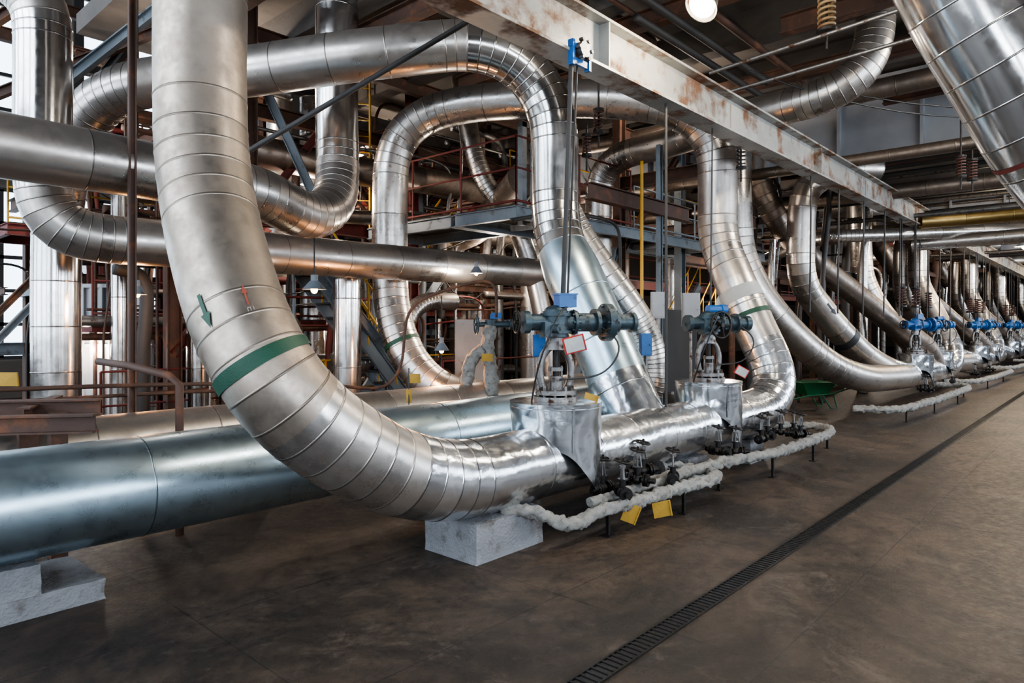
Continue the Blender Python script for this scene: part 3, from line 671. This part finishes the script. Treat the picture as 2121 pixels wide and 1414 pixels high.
# ------------------------------------------------------------------ steelwork
def beam(p0,p1,h=.2,w=.14,mat='rust',lab='',name='steel_beam',cat='beam',group='structural steel beams',t=.014):
    lab={'rust':'rusty brown steel ','redst':'red primed steel ','dark':'dark grimy steel ','greyst':'blue-grey painted steel '}[mat]+{'beam':'beam in the pipework hall','column':'upright support column','brace':'diagonal brace between beams'}[cat]
    return T(MB().ibeam(p0,p1,h,w,t).obj(name,mat),lab,cat,group)
def column(x,y,z1,mat='rust',h=.22,z0=0): return beam((x,y,z0),(x,y,z1),h,h*.8,mat,'','steel_column','column','steel columns')
column(4.42,8.75,6.1,'rust',.2); column(9.35,5.35,4.4,'greyst',.09); column(2.2,6.45,6.1,'rust',.06)
for x,y,m in ((3.9,9.9,'rust'),(6.2,11.6,'rust'),(8.2,9.9,'redst'),(8.4,12.6,'dark'),(10.6,6.9,'rust'),(10.9,10.6,'rust'),(12.9,6.9,'greyst'),(14,10,'rust'),(16.5,6.9,'rust'),(19,7.2,'rust'),(22,7.2,'rust'),(25,7,'rust'),(29,7,'rust'),(33,7,'rust'),(4.6,14,'rust'),(8,15,'rust'),(12,14,'rust')):
    column(x,y,6.1,m,.2)
column(2.75,10.9,6.1,'redst',.14); column(3.3,14.5,9,'rust',.25); column(5.3,15.6,9,'rust',.25); column(5.3,11.4,6.0,'redst',.12)
for z,y,x0,x1,m in ((4.9,9.9,3.9,14,'rust'),(3.25,9.9,3.9,8.2,'redst'),(5.5,11.6,3,16,'dark'),(3.2,11.6,6.2,16,'rust'),(5.2,7.0,10.6,34,'rust'),(3.0,7.0,12.9,30,'rust'),(4.4,13,3.5,14,'redst'),(1.75,12.5,3,7,'redst'),(2.4,13.5,3,13,'rust'),(3.4,5.3,7.4,10.2,'rust'),(5.6,8.9,3.9,12,'rust'),(3.9,12.4,2,9,'rust'),(5.75,5.2,4.3,9,'rust'),(1.2,14.5,1.5,6,'greyst'),(6.5,14,1,8,'rust'),(7.6,15,1,8,'rust')):
    beam((x0,y,z),(x1,y,z),.22,.14,m)
for x,z,y0,y1,m in ((4.42,4.75,8.75,16,'rust'),(6.2,4.7,9,15,'dark'),(8.2,5.3,6,14,'rust'),(10.6,4.2,5.2,12,'rust'),(12.9,3.6,5.3,12,'rust'),(6.2,5.9,3.8,12,'rust'),(7.6,5.5,-1,8,'rust'),(8.6,5.35,-2,3.2,'rust'),(11,5.6,-2,6,'rust'),(6.9,5.3,0,3,'rust'),(15.5,5.0,-3,8,'rust'),(17,4.5,0,8,'dark'),(4.0,5.6,4.5,9,'rust'),(3.3,3.9,10,16,'rust'),(5.3,5.4,6,9,'rust'),(10.3,5.5,-3,2,'greyst'),(12.6,5.4,-3,3,'rust')):
    beam((x,y0,z),(x,y1,z),.22,.15,m)
for p0,p1,m in (((4.75,8.9,4.9),(5.35,8.3,3.0),'greyst'),((2.2,9.6,4.2),(3.8,8.0,6.08),'greyst'),((1.9,10.4,4.4),(4.4,8.6,6.0),'rust'),((1.7,10.0,5.0),(3.2,8.6,6.5),'rust'),((2.6,10.5,4.0),(3.6,9.0,6.0),'dark'),((3.9,9.9,1.2),(5.6,10.4,3.2),'redst'),((6.2,11.6,.5),(8.2,11.6,3.2),'greyst'),((8.4,12,3.2),(10.6,12,.6),'rust'),((5.3,8.9,2.9),(7.1,8.4,.5),'greyst'),((4.0,12,0),(6,12,2.4),'redst'),((6.4,10.2,4.8),(8.1,10.2,3.3),'rust'),((10.7,6.9,3),(12.8,6.9,5.1),'rust'),((1.6,7.8,5.8),(3.8,7.2,5.9),'rust'),((2.9,6.9,6.0),(3.9,9.4,5.0),'rust'),((9.0,9.9,3.3),(10.8,9.9,4.8),'redst'),((6.3,9.9,3.2),(7.9,9.9,.4),'rust'),((4.5,10.5,4.8),(6,10.5,3.3),'rust'),((9.2,6.9,.5),(10.5,6.9,3),'greyst'),((5.0,9.6,3.3),(6.4,9.2,5.4),'redst')):
    beam(p0,p1,.12,.09,m,'','steel_brace','brace','diagonal braces')
for i in range(72):
    x=random.uniform(2.6,12); y=random.uniform(10.2,15.5); z=random.uniform(.6,5.8); k=random.random(); m=random.choice(['rust','rust','redst','dark','greyst','rust'])
    if k<.4: beam((x,y,z),(x+random.uniform(1.5,4),y,z),.14,.1,m)
    elif k<.65: beam((x,y,z),(x,y+random.uniform(1,2.5),z),.14,.1,m)
    elif k<.8: column(x,y,min(6,z+2),m,.13)
    else: beam((x,y,z),(x+random.choice([-1.3,1.3]),y,max(.2,z-1.6)),.1,.08,m,'','steel_brace','brace','diagonal braces')
for i in range(22):
    x=random.uniform(14,34); y=random.uniform(4.8,7.8); z=random.uniform(2.4,5.8)
    if random.random()<.6: beam((x,y,z),(x+random.uniform(1.5,5),y,z),.15,.1,random.choice(['rust','dark','redst']))
    else: beam((x,y-1.5,z),(x,y+1.5,z),.15,.1,random.choice(['rust','dark','redst']))
def railing(pts,mat='redst',h=1.0,lab='steel handrail with posts and mid rail'):
    b=MB(); P=[V(p) for p in pts]
    for hh in (h,h*.55,.08): b.tube([p+V((0,0,hh)) for p in P],.016 if hh>.1 else .02,6)
    for a,c in zip(P,P[1:]):
        n=max(1,int((c-a).length/1.1))
        for i in range(n+1): p=a.lerp(c,i/n); b.cyl(p,p+V((0,0,h)),.016,n=6)
    lab={'redst':'red ','yellow':'yellow ','greyst':'blue-grey '}[mat]+lab
    return T(b.obj('handrail',mat),lab,'railing','handrails')
def deck(x0,x1,y0,y1,z,mat='greyst',lab='steel walkway platform with framed grating deck'):
    e=empty('platform',((x0+x1)/2,(y0+y1)/2,z)); dx=(x1-x0);dy=(y1-y0)
    MB().box((0,0,0),(dx,dy,.03)).obj('deck_plate','dark',e)
    b=MB(); 
    for q in (-1,1): b.ibeam((-dx/2,q*dy/2,-.1),(dx/2,q*dy/2,-.1),.18,.08,.012); b.ibeam((q*dx/2,-dy/2,-.1),(q*dx/2,dy/2,-.1),.18,.08,.012)
    n=int(dx/1.2)
    for i in range(1,n): b.box((-dx/2+dx*i/n,0,-.08),(.06,dy,.1))
    b.obj('frame',mat,e); T(e,lab,'platform','platforms')
deck(7.15,16,6.35,7.6,3.3); railing([(7.2,9.8,3.3),(7.2,6.4,3.3),(10.2,6.4,3.3)],'redst'); railing([(10.3,6.4,3.3),(16,6.4,3.3)],'greyst',.75)
deck(7.15,8.4,7.7,9.8,3.3)
deck(3.2,7.0,10.9,12.4,1.7,'redst'); railing([(3.2,10.9,1.7),(7,10.9,1.7)],'redst'); 
deck(2.6,6.0,12.8,14.2,3.2,'redst'); railing([(2.6,12.8,3.2),(6,12.8,3.2)],'yellow')
deck(4.6,12,13,14.6,4.3,'rust'); railing([(4.6,13,4.3),(12,13,4.3)],'redst')
railing([(3.0,9.9,0),(5.4,9.9,0)],'redst',1.0); railing([(4.6,9.4,.0),(7.6,9.6,.0)],'yellow',1.05); railing([(7.8,8.6,0),(10.5,8.6,0)],'redst'); railing([(7.5,10.6,0),(10.5,10.6,0)],'yellow')
deck(12,30,8.0,9.5,2.6,'redst'); railing([(12,8,2.6),(30,8,2.6)],'redst',.9)
deck(10.6,20,9.6,11.5,4.4,'rust'); railing([(10.6,9.6,4.4),(20,9.6,4.4)],'yellow',.9)
T(MB().box((7.9,6.9,3.95),(.1,.1,1.6)).box((8.15,6.9,3.95),(.06,.06,1.6)).box((8.4,6.9,3.95),(.1,.1,1.6)).box((8.15,6.9,4.7),(.6,.1,.08)).obj('hoist_gantry','greyst'),'blue-grey upright steel gantry frame on the platform','gantry')
def stair(p0,p1,w,lab='grey steel stair with yellow handrails'):
    p0=V(p0);p1=V(p1); e=empty('stair',p0); d=p1-p0; h=V((d.x,d.y,0)).normalized(); sd=V((-h.y,h.x,0)); b=MB()
    for q in (-1,1): b.ibeam(sd*q*w/2,d+sd*q*w/2,.2,.06,.01)
    b.obj('stringer','greyst',e); n=int(abs(d.z)/.2); b=MB()
    a=math.atan2(h.y,h.x)
    for i in range(1,n): b.box(d*(i/n),(.24,w,.03),a)
    b.obj('tread','dark',e); b=MB()
    for q in (-1,1):
        for hh in (.95,.5): b.tube([sd*q*w/2+V((0,0,hh)),d+sd*q*w/2+V((0,0,hh))],.018,6)
        for i in range(0,n+1,3): p=d*(i/n)+sd*q*w/2; b.cyl(p,p+V((0,0,.95)),.015,n=6)
    b.obj('handrail','yellow',e); T(e,lab,'stairs','stairs')
stair((7.5,9.0,0),(5.5,9.3,2.6),.6); stair((6.8,10.3,0),(9.6,10.3,3.3),.7); stair((3.4,13.5,0),(5.4,13.5,1.7),.8); stair((13,7.4,0),(15.5,7.4,2.6),.7)
def ladder(x,y,z0,z1,mat='redst',rot=-.6):
    R=Matrix.Rotation(rot,3,'Z'); b=MB()
    for q in (-1,1): b.cyl(R@V((.2*q,0,0)),R@V((.2*q,0,z1-z0)),.02,n=8)
    z=.2
    while z<z1-z0: b.cyl(R@V((-.2,0,z)),R@V((.2,0,z)),.012,n=6); z+=.28
    T(b.obj('ladder',mat,None,(x,y,z0)),'upright steel rung ladder fixed to the steelwork','ladder','rung ladders')
ladder(3.6,10.2,0,5,'rust'); ladder(7.0,9.9,3.3,6,'yellow'); ladder(10.9,7.8,0,3.3,'greyst'); ladder(5.6,12.5,1.7,5,'rust'); ladder(17.5,6.8,0,5)
def cable(p0,p1,sag):
    p0=V(p0);p1=V(p1); pts=[p0.lerp(p1,i/8)-V((0,0,sag*4*(i/8)*(1-i/8))) for i in range(9)]
    T(MB().tube(pts,.011,6).obj('cable_run','black'),'slack black electric cable between steel beams','cable','hanging cables')
for i in range(24):
    x=random.uniform(3,11); y=random.uniform(8.9,12.5); z=random.uniform(2.2,5.6)
    cable((x,y,z),(x+random.uniform(.8,2.6),y+random.uniform(-.4,.4),z+random.uniform(-.8,.5)),random.uniform(.15,.6))
cable((8.6,3.6,4.9),(12.5,1.0,4.7),.25); cable((10.2,3.2,5.0),(13.5,-.5,5.0),.3)
b=MB(); rot=math.atan2(-.58,.53); 
b.box((0,0,1.1),(1.1,.06,2.2),rot); R=Matrix.Rotation(rot,3,'Z')
for i in range(8): b.box(R@V((-.5+i*.143,-.05,1.1)),(.05,.07,2.2),rot)
b.box((0,0,2.22),(1.15,.18,.06),rot); b.box((0,0,1.3),(1.15,.16,.05),rot)
T(b.obj('ribbed_panel','duct',None,(3.75,11.6,0)),'white ribbed sheet metal partition panel','panel')
rf=empty('steel_trestle',(1.3,6.0,0))
MB().box((0,-.15,.5),(.12,.12,1.0)).box((.1,-.5,.5),(.1,.1,1.0)).obj('post','rust',rf)
MB().ibeam((-.8,.35,1.02),(.35,-.55,1.02),.12,.1,.012).ibeam((-.9,-.1,.96),(.2,-.95,.96),.12,.1,.012).ibeam((-.1,-.5,1.0),(.3,.3,1.0),.1,.08,.012).obj('rail','rust',rf); T(rf,'rusty low steel trestle beside the blue pipe','trestle')
T(MB().tube([(1.95,6.5,1.30),(2.02,6.0,1.28),(2.12,5.45,1.22),(2.17,5.38,1.15),(2.17,5.38,.0)],.03,10).obj('guard_rail','rust'),'rusty bent tube guard rail post','railing')
def thin(pts,r=.022,mat='rust',lab=None,sm=2):
    if lab is None: lab={'rust':'thin rusty','dark':'thin dark grimy','flange':'thin bare grey','oldp':'brown grimy','redst':'thin red primed','greyst':'thin blue-grey','alud':'dull aluminium-clad','alu':'aluminium-clad','yellow':'bright yellow'}[mat]+' service pipe among steelwork'
    return T(MB().tube(spline(pts,sm,.06),r,8).obj('service_pipe',mat),lab,'pipe','thin service pipes')
thin([(-.5,6.3,1.15),(2.16,6.2,1.1),(4.0,6.45,.98),(4.96,6.45,.9),(5.08,6.35,1.1),(5.15,6.24,1.8),(5.4,6.0,2.0),(5.79,5.52,2.12),(5.83,5.5,2.0),(5.83,5.5,1.7)],.018)
thin([(-.5,6.5,1.02),(2.5,6.6,.98),(4.2,6.9,.9)],.016)
thin([(6.2,5.6,2.9),(7.2,5.6,3.1),(8.5,5.6,3.1),(8.6,5.6,3.0),(8.6,5.6,1.5)],.025,'dark')
thin([(8.27,5.01,3.9),(8.27,5.01,2.5),(8.27,5.01,.6)],.024,'yellow')
for i in range(110):
    x=random.uniform(2.8,14); y=random.uniform(9.4,15); z=random.uniform(2,6)
    r=random.choice([.015,.02,.03,.04,.06,.09]); m=random.choice(['rust','dark','flange','oldp','redst','greyst','rust','alud'])
    thin([(x,y,0),(x,y,z*.5),(x,y,z),(x+random.uniform(-1.5,1.5),y,z+.1),],r,m)
for i in range(90):
    x=random.uniform(2.4,10); y=random.uniform(9.3,15); z=random.uniform(.4,5.7); L=random.uniform(1.5,6)
    r=random.choice([.015,.02,.03,.05,.08,.12]); m=random.choice(['rust','dark','flange','oldp','redst','rust'])
    thin([(x,y,z),(x+L/2,y,z),(x+L,y,z),(x+L,y+.05,z-.8)],r,m)
for i in range(50):
    x=random.uniform(14,40); y=random.uniform(4.6,7.5); z=random.uniform(2.5,5.8)
    thin([(x,y,0),(x,y,z*.5),(x,y,z),(x,y+.8,z+.1)],random.choice([.03,.05,.08,.12]),random.choice(['rust','dark','flange','alud','alu']))
for i in range(20):
    x=random.uniform(14,28); z=random.uniform(3.9,5.6); y=random.uniform(-3,1)
    thin([(x,y,z),(x,y+3,z),(x,y+7,z)],random.choice([.03,.05,.07]),random.choice(['dark','rust','flange','alud']))
for i in range(8):
    x=random.uniform(5,8); z=random.uniform(4.9,5.6); y=random.uniform(3.8,5.5)
    thin([(x,y,z),(x+2,y,z),(x+5,y,z)],random.choice([.02,.03,.05]),random.choice(['dark','rust']))
def tank(x,y,r,h,mat='oldp'):
    b=MB().cyl((x,y,.3),(x,y,h),r,n=40); b.sph((x,y,h),r,(1,1,.4),32,10)
    for z in (.8,h*.5,h-.3): b.torus((x,y,z),(0,0,1),r,.02,40,6)
    for q in range(4): b.box((x+r*.7*math.cos(q*1.57+.7),y+r*.7*math.sin(q*1.57+.7),.15),(.12,.12,.32))
    T(b.obj('tank',mat),'dark cylindrical process tank on short legs','tank','process tanks')
tank(6.5,13.2,.8,2.8); tank(9.4,13.4,.9,3.0,'alud'); tank(12.2,12.6,.8,3.2); tank(14.5,12.5,.7,3); tank(5.0,16.8,.7,3.2,'alud')
T(MB().box((11.4,6.2,1.15),(1.6,.08,1.5)).box((11.4,6.15,1.15),(1.5,.02,1.4)).box((10.65,6.2,.2),(.06,.06,.4)).box((12.15,6.2,.2),(.06,.06,.4)).obj('panel_board','dark'),'dark steel panel board on legs','panel')
# ------------------------------------------------------------------ lamps
def lamp(x,y,z,E=60,col=(1,.75,.45),top=None,R=.16,mat='bulb',lab='pendant factory lamp with metal shade, some added as background fill'):
    e=empty('pendant_or_fill_lamp',(x,y,z))
    MB().cyl((0,0,.0),(0,0,.10),R,R*.35,n=24,caps=False).cyl((0,0,.10),(0,0,.17),R*.3,n=16).obj('lamp_shade','greyst',e)
    MB().sph((0,0,.0),R*.30,(1,1,1.2)).obj('bulb',mat,e)
    if top: MB().cyl((0,0,.17),(0,0,top-z),.008,n=6).obj('cord','iron',e)
    T(e,lab,'lamp','pendant lamps')
    L=bpy.data.lights.new('lamp_light','POINT'); L.energy=E; L.color=col; L.shadow_soft_size=.1
    o=bpy.data.objects.new('lamp_light',L); o.location=(x,y,z-.16); COL.objects.link(o)
W1=(1,.78,.52)
lamp(3.0,8.62,1.97,30,(1,.5,.2),6.1,.10); lamp(5.98,6.62,1.28,60,(1,.45,.16),2.0,.10); lamp(4.39,7.08,2.03,6,W1,2.8,.14)
lamp(19.71,2.02,3.7,130,W1,6,.22,'lampw'); lamp(22.5,1.98,3.71,130,W1,6,.22,'lampw'); lamp(29,2,3.8,180,W1,6,.25,'lampw'); lamp(38,2,3.8,180,W1,6,.25,'lampw')
BG_FILL=(1,.86,.72)
for x,y,z,E in ((6.0,9.9,3.9,150),(9.5,9.0,2.9,130),(5.2,12.3,2.9,180),(8.5,12,5.2,220),(12,8.9,4.0,150),(14.5,6.5,2.6,100),(18,7.5,4.5,180),(25,6.5,4.5,220),(33,6,4.5,260),(7.3,7.3,2.4,50),(4.6,10.2,5.5,150),(10.5,5.8,5.4,100),(3.4,11.6,1.4,90),(7.5,11.5,1.6,130),(3.0,11.5,4.6,120)):  # made-up pendants, added as fill to brighten the steelwork at the back
    lamp(x,y,z,E,BG_FILL,None if z<3 else min(z+1,6.1),.10)
e=empty('flood_lamp',(5.58,2.77,4.43)); ax=V((-.62,.25,-.74)).normalized()
b=MB().cyl(ax*.02,-ax*.20,.15,.06,n=28,caps=False).cyl(-ax*.20,-ax*.34,.065,n=16).torus(ax*.02,ax,.15,.008,28,6); b.obj('reflector','flange',e)
o=MB().sph((0,0,0),.10,(1.2,1.2,.7),24,12).obj('bulb','lampw',e); o.rotation_euler=ax.to_track_quat('Z','Y').to_euler()
MB().cyl(-ax*.3,-ax*.3+V((0,0,1.42)),.012,n=6).obj('rod','iron',e)
T(e,'glowing flood lamp with angled reflector hung near the beam','lamp')
def light(kind,loc,E,col,rot=(0,0,0),size=1,sy=None):
    L=bpy.data.lights.new('light',kind); L.energy=E; L.color=col
    if kind=='AREA':
        L.shape='RECTANGLE'; L.size=size; L.size_y=sy or size
    else: L.shadow_soft_size=size
    o=bpy.data.objects.new('light',L); o.location=loc; o.rotation_euler=rot; COL.objects.link(o); return o
light('POINT',(5.50,2.65,4.18),150,(1,.86,.64),size=.12)
for x in (-5,1,7,13,19,25,31,37):
    light('AREA',(x,-6.7,3.05),420,(.78,.88,1),(math.radians(90),0,0),4.6,2.0)  # area lights added at unseen window openings for fill and pipe highlights
for y in (.5,5.5,10.5,15.8):
    light('AREA',(-7.7,y,2.9),290,(.74,.86,1),(math.radians(90),0,math.radians(-90)),4.2,3.3)
    light('AREA',(-7.7,y,8.1),560,(.74,.86,1),(math.radians(90),0,math.radians(-90)),4.2,3.7)
for x in (5,10.5,16,21,28,36):  # strip lamps added as fill for the aisle, pipes and girder
    e=empty('fill_strip_lamp',(x,.2,5.5)); MB().box((0,0,.06),(1.6,.2,.06)).obj('casing','white',e); MB().cyl((-.75,0,0),(.75,0,0),.03,n=12).obj('tube','lampw',e)
    MB().cyl((-.5,0,.08),(-.5,0,.6),.008,n=6).cyl((.5,0,.08),(.5,0,.6),.008,n=6).obj('rod','iron',e)
    T(e,'ceiling strip lamp added over the aisle for fill light','lamp','added strip lamps')
    light('AREA',(x,.2,5.4),140,(1,.92,.8),(0,0,0),1.6,.3)
light('POINT',(10.5,.2,5.1),120,(1,.92,.8),size=.3)  # extra point light added to brighten the plate girder
w=bpy.data.worlds.new('world'); SC.world=w; w.use_nodes=True
bg=w.node_tree.nodes['Background']; bg.inputs[0].default_value=(.66,.80,1,1); bg.inputs[1].default_value=1.0
cam=bpy.data.cameras.new('camera'); cam.lens=23.93; cam.sensor_width=36; cam.shift_y=-.0151; cam.clip_end=200
co=bpy.data.objects.new('camera',cam); co.location=(0,0,1.6); co.rotation_euler=(math.radians(90),0,math.radians(-48)); COL.objects.link(co); SC.camera=co
